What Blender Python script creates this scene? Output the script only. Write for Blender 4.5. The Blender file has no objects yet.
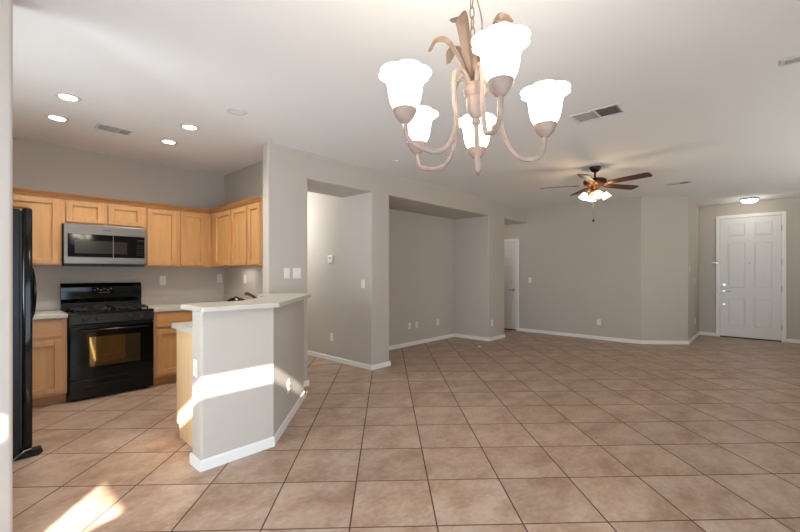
import bpy, bmesh, math, random
from mathutils import Vector, Matrix
random.seed(7)
PI = math.pi
scene = bpy.context.scene
COL = scene.collection

# ------------------------------------------------------------------ camera
CAM_H = 1.33
cd = bpy.data.cameras.new('camera')
cam = bpy.data.objects.new('camera', cd)
COL.objects.link(cam)
cam.location = (0, 0, CAM_H)
cam.rotation_euler = (math.radians(90), 0, math.radians(-46.95))
cd.sensor_fit = 'HORIZONTAL'
cd.sensor_width = 36.0
cd.lens = 394.0 / 800 * 36
cd.shift_y = 6.5 / 800
cd.clip_start = 0.02
scene.camera = cam

# ------------------------------------------------------------------ world, sun, daylight, exposure
w = bpy.data.worlds.new('world')
scene.world = w
w.use_nodes = True
bg = w.node_tree.nodes['Background']
bg.inputs[0].default_value = (0.75, 0.86, 1.0, 1)
bg.inputs[1].default_value = 1.0

def lamp(name, kind, loc, energy, color=(1, 1, 1), rot=None, **kw):
    l = bpy.data.lights.new(name, kind)
    l.energy = energy
    l.color = color
    for k, v in kw.items():
        setattr(l, k, v)
    o = bpy.data.objects.new(name, l)
    o.location = loc
    if rot is not None:
        o.rotation_euler = rot
    COL.objects.link(o)
    return o

SUN_DIR = Vector((0.633, 0.774, -0.59 * 0.774)).normalized()
sun = lamp('sun', 'SUN', (-6, -8, 6), 36.0, (1.0, 0.95, 0.87), angle=math.radians(0.6))
sun.rotation_euler = SUN_DIR.to_track_quat('-Z', 'Y').to_euler()
# patio door and dining side daylight; living and kitchen lamps are added fill
def day(name, loc, direction, sx, sy, energy, color=(1, 0.97, 0.94), spread=180):
    o = lamp(name, 'AREA', loc, energy, color, shape='RECTANGLE', size=sx, size_y=sy, spread=math.radians(spread))
    o.rotation_euler = Vector(direction).to_track_quat('-Z', 'Z').to_euler()
    return o
day('daylight_patio_door', (0.2, -0.36, 0.85), (0.05, 1, 0), 3.8, 1.4, 60, (0.78, 1.0, 1.25), 180)
day('living_ceiling_fill', (6.3, -2.9, 1.20), (0, 1, 1.2), 5.0, 1.8, 108, (0.90, 1.0, 1.0), 150)  # added uplight that brightens the far ceiling, no window modelled
day('daylight_dining_window', (-2.55, 1.0, 0.8), (1, 0.12, 0), 2.6, 1.2, 66, (0.88, 1.0, 1.1), 100)
day('kitchen_fill', (-0.62, 3.4, 1.4), (1, 0.3, 0.5), 0.7, 1.2, 41, (0.88, 1.0, 1.08), 180)  # added fill for the kitchen, an assumed source out of view

scene.view_settings.view_transform = 'Standard'
scene.view_settings.look = 'None'
scene.view_settings.exposure = 0.1
scene.view_settings.gamma = 1.0
scene.view_settings.use_curve_mapping = False

# ------------------------------------------------------------------ materials
def S(r, g, b):
    f = lambda c: (c / 255 / 12.92) if c / 255 <= 0.04045 else ((c / 255 + 0.055) / 1.055) ** 2.4
    return (f(r), f(g), f(b), 1)

def mat(name, color, rough=0.5, metal=0.0, spec=0.5, noise=0.0, nscale=(8, 8, 8), bump=0.0, bscale=120, emit=None, estr=0.0, coat=0.0):
    m = bpy.data.materials.new(name)
    m.use_nodes = True
    nt = m.node_tree
    b = nt.nodes['Principled BSDF']
    b.inputs['Base Color'].default_value = color
    b.inputs['Roughness'].default_value = rough
    b.inputs['Metallic'].default_value = metal
    b.inputs['Specular IOR Level'].default_value = spec
    b.inputs['Coat Weight'].default_value = coat
    if emit is not None:
        b.inputs['Emission Color'].default_value = emit
        b.inputs['Emission Strength'].default_value = estr
    if noise > 0 or bump > 0:
        tc = nt.nodes.new('ShaderNodeTexCoord')
    if noise > 0:
        mp = nt.nodes.new('ShaderNodeMapping')
        mp.inputs['Scale'].default_value = nscale
        nt.links.new(tc.outputs['Object'], mp.inputs['Vector'])
        n = nt.nodes.new('ShaderNodeTexNoise')
        n.inputs['Scale'].default_value = 1.0
        n.inputs['Detail'].default_value = 5.0
        nt.links.new(mp.outputs['Vector'], n.inputs['Vector'])
        r = nt.nodes.new('ShaderNodeMapRange')
        r.inputs['From Min'].default_value = 0.3
        r.inputs['From Max'].default_value = 0.7
        r.inputs['To Min'].default_value = 1 - noise
        r.inputs['To Max'].default_value = 1 + noise
        nt.links.new(n.outputs['Fac'], r.inputs['Value'])
        mx = nt.nodes.new('ShaderNodeVectorMath')
        mx.operation = 'SCALE'
        mx.inputs[0].default_value = color[:3]
        nt.links.new(r.outputs['Result'], mx.inputs['Scale'])
        nt.links.new(mx.outputs['Vector'], b.inputs['Base Color'])
    if bump > 0:
        n2 = nt.nodes.new('ShaderNodeTexNoise')
        n2.inputs['Scale'].default_value = bscale
        n2.inputs['Detail'].default_value = 3.0
        nt.links.new(tc.outputs['Object'], n2.inputs['Vector'])
        bp = nt.nodes.new('ShaderNodeBump')
        bp.inputs['Strength'].default_value = bump
        bp.inputs['Distance'].default_value = 0.004
        nt.links.new(n2.outputs['Fac'], bp.inputs['Height'])
        nt.links.new(bp.outputs['Normal'], b.inputs['Normal'])
    return m

M = {}
M['wall'] = mat('wall_paint', S(192, 182, 171), 0.75, spec=0.25, bump=0.12, bscale=90)
M['ceiling'] = mat('ceiling_paint', S(236, 232, 228), 0.9, spec=0.1, bump=0.12, bscale=60)
M['trim'] = mat('white_trim_paint', S(236, 232, 227), 0.4, bump=0.02)
M['door'] = mat('white_door_paint', S(226, 222, 218), 0.42, bump=0.02)
M['wood'] = mat('maple_wood', S(192, 141, 90), 0.42, noise=0.10, nscale=(26, 26, 2.2))
M['woodh'] = mat('maple_wood_horizontal_grain', S(192, 141, 90), 0.42, noise=0.10, nscale=(2.2, 26, 26))
M['woodp'] = mat('maple_panel', S(193, 143, 88), 0.45, noise=0.12, nscale=(18, 18, 1.4))
M['woodd'] = mat('maple_toe_kick', S(176, 122, 74), 0.5, noise=0.12, nscale=(3, 24, 24))
M['crown'] = mat('maple_crown', S(166, 114, 66), 0.45, noise=0.14, nscale=(3, 3, 30))
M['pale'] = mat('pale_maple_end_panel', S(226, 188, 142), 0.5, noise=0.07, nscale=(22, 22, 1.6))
M['counter'] = mat('cream_laminate', S(197, 188, 176), 0.34, noise=0.03, nscale=(40, 40, 40))
M['black'] = mat('black_enamel', S(9, 9, 9), 0.09, spec=0.32, noise=0.1, nscale=(3, 3, 3))
M['blackm'] = mat('black_matte_plastic', S(15, 14, 14), 0.42, noise=0.1, nscale=(5, 5, 5))
M['fridge'] = mat('black_fridge_skin', S(16, 14, 13), 0.34, spec=0.3, bump=0.15, bscale=220)
M['iron'] = mat('cast_iron', S(22, 22, 22), 0.55, noise=0.15, nscale=(50, 50, 50), bump=0.1)
M['ovenglass'] = mat('oven_glass_gold_reflection', S(128, 118, 84), 0.04, metal=0.9, noise=0.04, nscale=(2, 2, 2))  # gold tint imitates the maple cabinets mirrored in the window
M['mwglass'] = mat('microwave_dark_glass', S(7, 7, 8), 0.06, spec=0.22, noise=0.1, nscale=(3, 3, 3))
M['mwwin'] = mat('microwave_window_screen', S(46, 41, 36), 0.15, spec=0.25, noise=0.05, nscale=(300, 300, 300))
M['steel'] = mat('brushed_stainless_steel', S(124, 119, 114), 0.34, metal=0.9, noise=0.07, nscale=(1, 60, 160))
M['chrome'] = mat('satin_nickel', S(176, 172, 166), 0.3, metal=1.0, noise=0.04, nscale=(30, 30, 30))
M['plate'] = mat('white_plastic', S(232, 226, 218), 0.4, noise=0.015, nscale=(60, 60, 60))
M['plate2'] = mat('grey_shadowed_plastic_slot', S(150, 145, 138), 0.5, noise=0.02, nscale=(60, 60, 60))
M['cream'] = mat('antique_cream_metal', S(138, 116, 102), 0.5, noise=0.14, nscale=(22, 22, 22), bump=0.1, bscale=60)
M['bronze'] = mat('dark_bronze', S(58, 38, 26), 0.36, metal=0.6, noise=0.2, nscale=(12, 12, 12))
M['brass'] = mat('aged_brass', S(150, 100, 56), 0.34, metal=0.8, noise=0.15, nscale=(15, 15, 15))
M['blade'] = mat('dark_walnut_blade', S(62, 34, 22), 0.42, noise=0.22, nscale=(6, 40, 40))
M['shade'] = mat('lit_frosted_tulip_glass', S(250, 246, 240), 0.4, emit=(1.0, 0.93, 0.82, 1), estr=3.6, noise=0.01)
M['fanshade'] = mat('lit_frosted_bell_glass', S(250, 240, 226), 0.4, emit=(1.0, 0.82, 0.6, 1), estr=7.0, noise=0.01)
M['dome'] = mat('lit_frosted_dome_glass', S(250, 248, 244), 0.4, emit=(1.0, 0.96, 0.9, 1), estr=6.0, noise=0.01)
M['can_on'] = mat('lit_downlight_lens', S(250, 250, 250), 0.4, emit=(1.0, 0.95, 0.87, 1), estr=14.0, noise=0.01)
M['can_off'] = mat('unlit_downlight_lens', S(232, 226, 220), 0.5, noise=0.02)
M['vent'] = mat('white_vent_metal', S(216, 210, 204), 0.5, noise=0.02, nscale=(30, 30, 30))
M['ventdark'] = mat('dark_vent_duct', S(166, 160, 154), 0.8, noise=0.1, nscale=(30, 30, 30))
M['thresh'] = mat('dark_threshold', S(46, 34, 28), 0.5, noise=0.1, nscale=(20, 20, 20))
M['paper'] = mat('white_paper', S(240, 232, 222), 0.7, noise=0.03, nscale=(50, 50, 50))
M['basin'] = mat('stainless_basin', S(150, 148, 146), 0.3, metal=0.9, noise=0.05, nscale=(20, 20, 20))
M['mark'] = mat('grey_print', S(120, 112, 96), 0.5, noise=0.05, nscale=(60, 60, 60))
M['markd'] = mat('dark_print', S(50, 48, 48), 0.5, noise=0.05, nscale=(60, 60, 60))

def floor_mat():
    m = bpy.data.materials.new('beige_ceramic_tile')
    m.use_nodes = True
    nt = m.node_tree
    N, L = nt.nodes.new, nt.links.new
    b = nt.nodes['Principled BSDF']
    def math_(op, a, bb=None):
        n = N('ShaderNodeMath'); n.operation = op
        if isinstance(a, (int, float)): n.inputs[0].default_value = a
        else: L(a, n.inputs[0])
        if bb is not None:
            if isinstance(bb, (int, float)): n.inputs[1].default_value = bb
            else: L(bb, n.inputs[1])
        return n.outputs[0]
    s = 0.457
    a0 = math.radians(43.05)
    Ux, Uy, Vx, Vy = math.sin(a0), math.cos(a0), -math.cos(a0), math.sin(a0)
    r0, d0 = -0.262, 2.0535
    ox, oy = r0 * Ux + d0 * Uy, r0 * Vx + d0 * Vy
    q = math.sqrt(0.5)
    geo = N('ShaderNodeNewGeometry')
    def coord(ax, ay):
        d = N('ShaderNodeVectorMath'); d.operation = 'DOT_PRODUCT'
        L(geo.outputs['Position'], d.inputs[0]); d.inputs[1].default_value = (ax / s, ay / s, 0)
        return math_('SUBTRACT', d.outputs['Value'], (ox * ax + oy * ay) / s)
    u, v = coord(q, -q), coord(q, q)
    def edge(c):
        f = math_('FRACT', c)
        return math_('MINIMUM', f, math_('SUBTRACT', 1.0, f))
    e = math_('MINIMUM', edge(u), edge(v))
    grout = N('ShaderNodeMapRange')
    grout.inputs['From Min'].default_value = 0.0060
    grout.inputs['From Max'].default_value = 0.0115
    L(e, grout.inputs['Value'])                       # 0 in the joint, 1 on the tile
    cmb = N('ShaderNodeCombineXYZ')
    L(math_('FLOOR', u), cmb.inputs[0]); L(math_('FLOOR', v), cmb.inputs[1])
    wn = N('ShaderNodeTexWhiteNoise'); wn.noise_dimensions = '2D'
    L(cmb.outputs[0], wn.inputs['Vector'])
    off = N('ShaderNodeVectorMath'); off.operation = 'SCALE'; off.inputs['Scale'].default_value = 13.0
    L(wn.outputs['Color'], off.inputs[0])
    add = N('ShaderNodeVectorMath'); add.operation = 'ADD'
    L(geo.outputs['Position'], add.inputs[0]); L(off.outputs[0], add.inputs[1])
    mp = N('ShaderNodeMapping'); mp.inputs['Rotation'].default_value = (0, 0, PI / 4); mp.inputs['Scale'].default_value = (1.0, 1.5, 1.0)
    L(add.outputs[0], mp.inputs['Vector'])
    n1 = N('ShaderNodeTexNoise'); n1.inputs['Scale'].default_value = 3.2; n1.inputs['Detail'].default_value = 7; n1.inputs['Roughness'].default_value = 0.62
    L(mp.outputs[0], n1.inputs['Vector'])
    n2 = N('ShaderNodeTexNoise'); n2.inputs['Scale'].default_value = 26; n2.inputs['Detail'].default_value = 4
    L(mp.outputs[0], n2.inputs['Vector'])
    mixf = math_('ADD', math_('MULTIPLY', n1.outputs['Fac'], 0.72), math_('MULTIPLY', n2.outputs['Fac'], 0.28))
    cr = N('ShaderNodeValToRGB')
    cr.color_ramp.elements[0].position = 0.38; cr.color_ramp.elements[0].color = S(156, 124, 102)
    cr.color_ramp.elements[1].position = 0.62; cr.color_ramp.elements[1].color = S(190, 165, 146)
    mid = cr.color_ramp.elements.new(0.5); mid.color = S(175, 147, 126)
    L(mixf, cr.inputs['Fac'])
    tv = N('ShaderNodeMapRange'); tv.inputs['To Min'].default_value = 0.92; tv.inputs['To Max'].default_value = 1.07
    L(wn.outputs['Value'], tv.inputs['Value'])
    sc_ = N('ShaderNodeVectorMath'); sc_.operation = 'SCALE'
    L(cr.outputs['Color'], sc_.inputs[0]); L(tv.outputs[0], sc_.inputs['Scale'])
    mx = N('ShaderNodeMix'); mx.data_type = 'RGBA'
    L(grout.outputs[0], mx.inputs['Factor'])
    mx.inputs['A'].default_value = S(80, 56, 42)
    L(sc_.outputs[0], mx.inputs['B'])
    L(mx.outputs['Result'], b.inputs['Base Color'])
    rr = N('ShaderNodeMapRange'); rr.inputs['To Min'].default_value = 0.8; rr.inputs['To Max'].default_value = 0.3
    L(grout.outputs[0], rr.inputs['Value'])
    L(math_('ADD', rr.outputs[0], math_('MULTIPLY', n2.outputs['Fac'], 0.1)), b.inputs['Roughness'])
    b.inputs['Specular IOR Level'].default_value = 0.4
    bp = N('ShaderNodeBump'); bp.inputs['Strength'].default_value = 0.5; bp.inputs['Distance'].default_value = 0.003
    L(math_('ADD', grout.outputs[0], math_('MULTIPLY', n2.outputs['Fac'], 0.15)), bp.inputs['Height'])
    L(bp.outputs['Normal'], b.inputs['Normal'])
    return m
M['floor'] = floor_mat()

# ------------------------------------------------------------------ mesh helpers
class MB:
    def __init__(self):
        self.bm = bmesh.new()
    def _add(self, verts, faces):
        vs = [self.bm.verts.new(v) for v in verts]
        for f in faces:
            try:
                self.bm.faces.new([vs[i] for i in f])
            except ValueError:
                pass
        return vs
    def box(self, x0, x1, y0, y1, z0, z1, bev=0.0, seg=2):
        t = bmesh.new()
        bmesh.ops.create_cube(t, size=1.0)
        for v in t.verts:
            v.co = Vector(((x0 + x1) / 2 + v.co.x * (x1 - x0), (y0 + y1) / 2 + v.co.y * (y1 - y0), (z0 + z1) / 2 + v.co.z * (z1 - z0)))
        if bev > 0:
            bmesh.ops.bevel(t, geom=list(t.edges), offset=bev, segments=seg, affect='EDGES', profile=0.5)
        self._merge(t)
        return self
    def _merge(self, t, mtx=None):
        t.verts.index_update()
        vs = [self.bm.verts.new((mtx @ v.co) if mtx else v.co) for v in t.verts]
        for f in t.faces:
            try:
                self.bm.faces.new([vs[v.index] for v in f.verts])
            except ValueError:
                pass
        t.free()
    def prism(self, poly, z0, z1, axis='z'):
        n = len(poly)
        def P(p, z):
            if axis == 'z': return (p[0], p[1], z)
            if axis == 'y': return (p[0], z, p[1])
            return (z, p[0], p[1])
        vs = [P(p, z0) for p in poly] + [P(p, z1) for p in poly]
        fs = [tuple(range(n))[::-1], tuple(range(n, 2 * n))]
        fs += [(i, (i + 1) % n, n + (i + 1) % n, n + i) for i in range(n)]
        self._add(vs, fs)
        return self
    def lathe(self, prof, seg=24, c=(0, 0, 0), mtx=None, lobes=0, lobe_amp=None):
        vs, fs = [], []
        for k, (r, z) in enumerate(prof):
            for i in range(seg):
                a = 2 * PI * i / seg
                rr = r
                zz = z
                if lobes and lobe_amp and lobe_amp[k]:
                    wv = abs(math.cos(lobes * a / 2)) ** 0.6
                    rr = r * (1 + lobe_amp[k] * (wv - 0.6))
                    zz = z + lobe_amp[k] * 0.035 * (wv - 0.6)
                p = Vector((rr * math.cos(a), rr * math.sin(a), zz))
                if mtx: p = mtx @ p
                vs.append((p.x + c[0], p.y + c[1], p.z + c[2]))
        for k in range(len(prof) - 1):
            for i in range(seg):
                j = (i + 1) % seg
                fs.append((k * seg + i, k * seg + j, (k + 1) * seg + j, (k + 1) * seg + i))
        if prof[0][0] > 1e-6: fs.append(tuple(range(seg))[::-1])
        if prof[-1][0] > 1e-6 and not lobes: fs.append(tuple((len(prof) - 1) * seg + i for i in range(seg)))
        self._add(vs, fs)
        return self
    def cyl(self, p0, p1, r, seg=16, r1=None):
        return self.tube([p0, p1], [r, r if r1 is None else r1], seg)
    def tube(self, pts, rad, seg=10, flat=1.0, closed=False):
        pts = [Vector(p) for p in pts]
        n = len(pts)
        if not isinstance(rad, (list, tuple)): rad = [rad] * n
        vs, fs = [], []
        prev = None
        for i, p in enumerate(pts):
            if closed: t = pts[(i + 1) % n] - pts[i - 1]
            else: t = pts[min(i + 1, n - 1)] - pts[max(i - 1, 0)]
            t.normalize()
            if prev is None:
                a = Vector((0, 0, 1)) if abs(t.z) < 0.9 else Vector((1, 0, 0))
                nrm = t.cross(a).normalized()
            else:
                nrm = (prev - t * prev.dot(t)).normalized()
            prev = nrm
            bn = t.cross(nrm)
            for k in range(seg):
                a = 2 * PI * k / seg
                vs.append(p + nrm * (rad[i] * math.cos(a)) + bn * (rad[i] * flat * math.sin(a)))
        m = n if closed else n - 1
        for i in range(m):
            for k in range(seg):
                k2 = (k + 1) % seg
                i2 = (i + 1) % n
                fs.append((i * seg + k, i * seg + k2, i2 * seg + k2, i2 * seg + k))
        if not closed:
            fs.append(tuple(range(seg))[::-1])
            fs.append(tuple((n - 1) * seg + k for k in range(seg)))
        self._add(vs, fs)
        return self
    def build(self, name, m, parent=None, smooth=True, angle=35, mtx=None):
        if mtx is not None:
            self.bm.transform(mtx)
        bmesh.ops.recalc_face_normals(self.bm, faces=list(self.bm.faces))
        me = bpy.data.meshes.new(name)
        self.bm.to_mesh(me)
        self.bm.free()
        me.materials.append(m)
        if smooth:
            me.shade_smooth()
            me.set_sharp_from_angle(angle=math.radians(angle))
        o = bpy.data.objects.new(name, me)
        COL.objects.link(o)
        if parent is not None:
            o.parent = parent
        return o

def catmull(pts, n=8):
    P = [Vector(p) for p in pts]
    P = [P[0] * 2 - P[1]] + P + [P[-1] * 2 - P[-2]]
    out = []
    for i in range(1, len(P) - 2):
        for k in range(n):
            t = k / n
            a, b, c, d = P[i - 1], P[i], P[i + 1], P[i + 2]
            out.append(0.5 * ((2 * b) + (c - a) * t + (2 * a - 5 * b + 4 * c - d) * t * t + (3 * b - a - 3 * c + d) * t ** 3))
    out.append(P[-2])
    return out

def tag(o, label, cat, group=None):
    o['label'] = label
    o['category'] = cat
    if group: o['group'] = group
    return o

def thing(name, label, cat, loc=(0, 0, 0), rz=0.0, group=None):
    o = bpy.data.objects.new(name, None)
    o.empty_display_size = 0.1
    COL.objects.link(o)
    o.location = loc
    o.rotation_euler = (0, 0, rz)
    return tag(o, label, cat, group)

def struct(o):
    o['kind'] = 'structure'
    return o

def dup(root, loc=None, rz=None, label=None):
    r = root.copy(); COL.objects.link(r)
    if loc is not None: r.location = loc
    if rz is not None: r.rotation_euler = (0, 0, rz)
    if label: r['label'] = label
    for ch in list(root.children):
        c = ch.copy(); COL.objects.link(c); c.parent = r
        for g in list(ch.children):
            d = g.copy(); COL.objects.link(d); d.parent = c
    return r

def rounded(poly):
    """poly: (x, y) or (x, y, r) corners -> outline with rounded corners"""
    out = []
    n = len(poly)
    for i, p in enumerate(poly):
        r = p[2] if len(p) > 2 else 0
        c = Vector((p[0], p[1]))
        if r == 0:
            out.append((c.x, c.y)); continue
        a = Vector(poly[i - 1][:2]) - c; a.normalize()
        b = Vector(poly[(i + 1) % n][:2]) - c; b.normalize()
        half = math.acos(max(-1, min(1, a.dot(b)))) / 2
        t = r / math.tan(half)
        bis = (a + b).normalized()
        ctr = c + bis * (r / math.sin(half))
        p0, p1 = c + a * t, c + b * t
        a0 = math.atan2(p0.y - ctr.y, p0.x - ctr.x)
        a1 = math.atan2(p1.y - ctr.y, p1.x - ctr.x)
        da = (a1 - a0 + PI) % (2 * PI) - PI
        for k in range(7):
            an = a0 + da * k / 6
            out.append((ctr.x + r * math.cos(an), ctr.y + r * math.sin(an)))
    return out

# ------------------------------------------------------------------ room shell
CZ = 2.745          # ceiling
HZ = 2.43           # header undersides
YW = 3.95           # main wall plane
struct(MB().box(-2.9, 10.8, -3.2, 6.8, -0.12, 0.0).build('floor', M['floor']))
struct(MB().prism([(-2.78, -0.475), (2.86, -0.475), (2.86, -3.2), (10.8, -3.2), (10.8, 6.8), (-2.78, 6.8)], CZ, CZ + 0.12).build('ceiling', M['ceiling'], smooth=False))

R = 0.02
struct(MB().prism(rounded([(2.14, YW, R), (2.645, YW, R), (2.645, 6.6), (2.45, 6.6), (2.45, 4.085), (2.14, 4.085, R)]), 0, CZ).build('wall_column', M['wall']))
struct(MB().prism(rounded([(3.66, YW, R), (4.012, YW, R), (4.012, 4.76), (6.745, 4.76), (6.745, YW, R), (7.378, YW, R), (7.378, 5.2), (7.2, 5.2), (7.2, 4.9), (3.8, 4.9), (3.8, 6.6), (3.66, 6.6)]), 0, CZ).build('wall_niche', M['wall']))
def header(name, x0, x1, y1, z0=HZ):
    prof = rounded([(YW + 0.0006, CZ), (YW + 0.0006, z0, R), (y1, z0), (y1, CZ)])
    return struct(MB().prism([(p[0], p[1]) for p in prof], x0, x1, axis='x').build(name, M['wall']))
header('wall_hall_header', 2.62, 3.69, 4.57)
header('wall_niche_header', 3.985, 6.77, 4.77)
header('wall_passage_header', 7.35, 8.43, 5.21, 2.44)
struct(MB().box(2.62, 3.7, 6.6, 6.72, 0, CZ).build('wall_hall_end', M['wall']))
struct(MB().box(7.2, 8.6, 5.2, 5.32, 0, CZ).build('wall_passage_end', M['wall']))
struct(MB().prism(rounded([(8.42, 5.2), (8.42, 1.725), (8.985, 1.08, R), (10.53, 1.08), (10.53, 1.25), (9.06, 1.25), (8.57, 1.80), (8.57, 5.2)]), 0, CZ).build('wall_far', M['wall']))
struct(MB().box(10.53, 10.68, -3.05, 1.25, 0, CZ).build('wall_entry', M['wall']))
struct(MB().box(3.0, 10.68, -3.15, -3.0, 0, CZ).build('wall_living_back', M['wall']))
struct(MB().box(2.88, 3.0, -3.15, -0.42, 0, CZ).build('wall_living_side', M['wall']))
struct(MB().box(-0.8, 2.45, 5.80, 5.95, 0, CZ).build('wall_kitchen_back', M['wall']))
struct(MB().box(-0.8, -0.64, 2.93, 5.80, 0, CZ).build('wall_kitchen_left', M['wall']))
struct(MB().prism(rounded([(-2.75, 2.75), (0.118, 2.75, 0.018), (0.118, 2.93, 0.018), (-2.75, 2.93)]), 0, CZ).build('wall_pantry', M['wall']))
struct(MB().box(-2.75, -2.6, -0.45, 2.75, 0, CZ).build('wall_dining_left', M['wall']))
# back wall behind the camera; openings invented to cut the sun into patches
bw = MB()
Y0, Y1 = -0.47, -0.44
bw.box(-2.75, 2.88, Y0, Y1, 0, 1.70)
bw.box(-2.75, -2.363, Y0, Y1, 1.70, 2.082)
bw.prism([(-2.363, 2.082), (-1.949, 1.799), (-2.08, 1.773), (-2.10, 1.70), (2.88, 1.70), (2.88, 2.082)], Y0, Y1, axis='y')
bw.box(-2.75, 2.88, Y0, Y1, 2.082, 2.395)
bw.box(-2.75, -2.62, Y0, Y1, 2.395, 2.525)
bw.box(-2.53, -2.14, Y0, Y1, 2.395, 2.525)
bw.box(-0.945, 2.88, Y0, Y1, 2.395, 2.525)
bw.box(-2.75, 2.88, Y0, Y1, 2.525, CZ)
struct(bw.build('wall_back_sun_mask', M['wall'], smooth=False))

# half wall carrying the breakfast bar
struct(MB().prism(rounded([(1.016, 2.77, 0.02), (1.544, 2.77), (1.475, 2.94), (1.016, 2.94, 0.02)]), 0, 1.068).build('wall_bar', M['wall']))
struct(MB().prism(rounded([(1.544, 2.77), (2.36, 3.60, 0.012), (2.36, 3.945), (2.19, 3.945), (2.19, 3.67), (1.475, 2.94)]), 0, 1.068).build('wall_bar_angle', M['wall']))

def baseboard(name, pts, h=0.066, t=0.012):
    P = [Vector(p) for p in pts]
    off = []
    for i in range(len(P)):
        ns = []
        if i > 0:
            d = (P[i] - P[i - 1]).normalized(); ns.append(Vector((d.y, -d.x)))
        if i < len(P) - 1:
            d = (P[i + 1] - P[i]).normalized(); ns.append(Vector((d.y, -d.x)))
        if len(ns) == 1: o = ns[0] * t
        else:
            b = (ns[0] + ns[1]).normalized(); o = b * (t / b.dot(ns[0]))
        off.append(o)
    mb = MB()
    for i in range(len(P) - 1):
        a, b = P[i], P[i + 1]
        a2, b2 = a + off[i], b + off[i + 1]
        a3, b3 = a + off[i] * 0.45, b + off[i + 1] * 0.45
        mb._add([(a.x, a.y, 0), (b.x, b.y, 0), (b2.x, b2.y, 0), (a2.x, a2.y, 0),
                 (a2.x, a2.y, h - 0.012), (b2.x, b2.y, h - 0.012), (a3.x, a3.y, h), (b3.x, b3.y, h), (a.x, a.y, h), (b.x, b.y, h)],
                [(0, 1, 2, 3), (3, 2, 5, 4), (4, 5, 7, 6), (6, 7, 9, 8), (0, 8, 9, 1), (0, 3, 4, 6, 8), (1, 9, 7, 5, 2)])
    return struct(mb.build(name, M['trim'], smooth=False))
baseboard('baseboard_niche', [(3.66, 6.6), (3.66, YW), (4.012, YW), (4.012, 4.76), (6.745, 4.76), (6.745, YW), (7.378, YW), (7.378, 5.2)])
baseboard('baseboard_far', [(8.42, 4.148), (8.42, 1.725), (8.985, 1.08), (10.53, 1.08), (10.53, 0.80)])
baseboard('baseboard_entry', [(10.53, -0.26), (10.53, -3.0)])
baseboard('baseboard_column', [(2.376, YW), (2.645, YW), (2.645, 6.6)])
baseboard('baseboard_bar', [(1.016, 2.945), (1.016, 2.77), (1.544, 2.77), (2.36, 3.60), (2.36, 3.93)], h=0.075, t=0.011)

# ------------------------------------------------------------------ doors
def panel_door(name, m, width, height, cols, rows, stile):
    """leaf lying in local XZ, front towards -Y, x from 0 to width; stiles and rails stand proud, panels raised in the recess"""
    mb = MB()
    mb.box(0, width, 0.0, 0.004, 0.024, height)
    f0, f1 = -0.011, 0.0
    xs = [0.0]
    for (a, b) in cols: xs += [a, b]
    xs.append(width)
    for i in range(0, len(xs), 2):
        mb.box(xs[i], xs[i + 1], f0, f1, 0.024, height, 0.003, 1)
    zs = [0.024]
    for (a, b) in rows: zs += [a, b]
    zs.append(height)
    for (a, b) in cols:
        for i in range(0, len(zs), 2):
            mb.box(a - 0.002, b + 0.002, f0, f1, zs[i], zs[i + 1], 0.003, 1)
        for (c, d) in rows:
            q = 0.028
            mb._add([(a + .008, 0, c + .008), (b - .008, 0, c + .008), (b - .008, 0, d - .008), (a + .008, 0, d - .008),
                     (a + q, -0.008, c + q), (b - q, -0.008, c + q), (b - q, -0.008, d - q), (a + q, -0.008, d - q)],
                    [(4, 5, 6, 7), (0, 1, 5, 4), (1, 2, 6, 5), (2, 3, 7, 6), (3, 0, 4, 7)])
    return mb

# front door (facing -x on the entry wall): local x -> world -y
fd = bpy.data.objects.new('door_1', None); COL.objects.link(fd)
fd.location = (10.522, 0.728, 0); fd.rotation_euler = (0, 0, -PI / 2)
struct(fd)
panel_door('leaf', M['door'], 0.916, 2.43, [(0.125, 0.395), (0.521, 0.791)], [(0.23, 0.81), (1.01, 1.93), (2.06, 2.32)], 0.12).build('door_leaf', M['door'], fd, smooth=False)
cs = MB()
cs.box(-0.066, -0.002, -0.02, 0.006, 0, 2.502, 0.004, 1).box(0.918, 0.982, -0.02, 0.006, 0, 2.502, 0.004, 1).box(-0.002, 0.918, -0.02, 0.006, 2.438, 2.502, 0.004, 1)
cs.build('door_casing', M['trim'], fd, smooth=False)
MB().box(0.0, 0.916, -0.03, 0.004, 0.0, 0.0235, 0.002, 1).build('threshold', M['thresh'], fd, smooth=False)
def rosette(z, nm, knob=True):
    mb = MB()
    rot = Matrix.Rotation(PI / 2, 4, 'X')
    mb.lathe([(0.033, 0), (0.033, 0.006), (0.026, 0.012), (0.0, 0.012)], 20, (0.066, -0.011, z), rot)
    if knob: mb.lathe([(0.012, 0.012), (0.012, 0.03), (0.0, 0.03)], 14, (0.066, -0.011, z), rot)
    return mb.build(nm, M['chrome'], fd)
rosette(1.075, 'deadbolt')
rosette(0.68, 'lower_deadbolt')
lv = rosette(0.945, 'lever_rose')
MB().tube([(0.066, -0.03, 0.945), (0.066, -0.06, 0.945), (0.10, -0.066, 0.945), (0.18, -0.062, 0.942)], [0.010, 0.010, 0.009, 0.007], 10).build('lever', M['chrome'], lv)
MB().lathe([(0.011, 0), (0.011, 0.004), (0.0, 0.005)], 14, (0.458, -0.011, 1.52), Matrix.Rotation(PI / 2, 4, 'X')).build('peephole', M['chrome'], fd)
for z in (2.19, 1.53, 1.01, 0.28):
    MB().cyl((0.921, -0.022, z - 0.05), (0.921, -0.022, z + 0.05), 0.007, 10).build('hinge', M['chrome'], fd)
sl = MB().box(-0.135, -0.012, -0.034, -0.0205, 1.515, 1.545, 0.004, 1)
sl.box(-0.06, -0.02, -0.05, -0.0205, 1.505, 1.555, 0.004, 1)
sl.build('swing_bar_lock', M['chrome'], fd)

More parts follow.
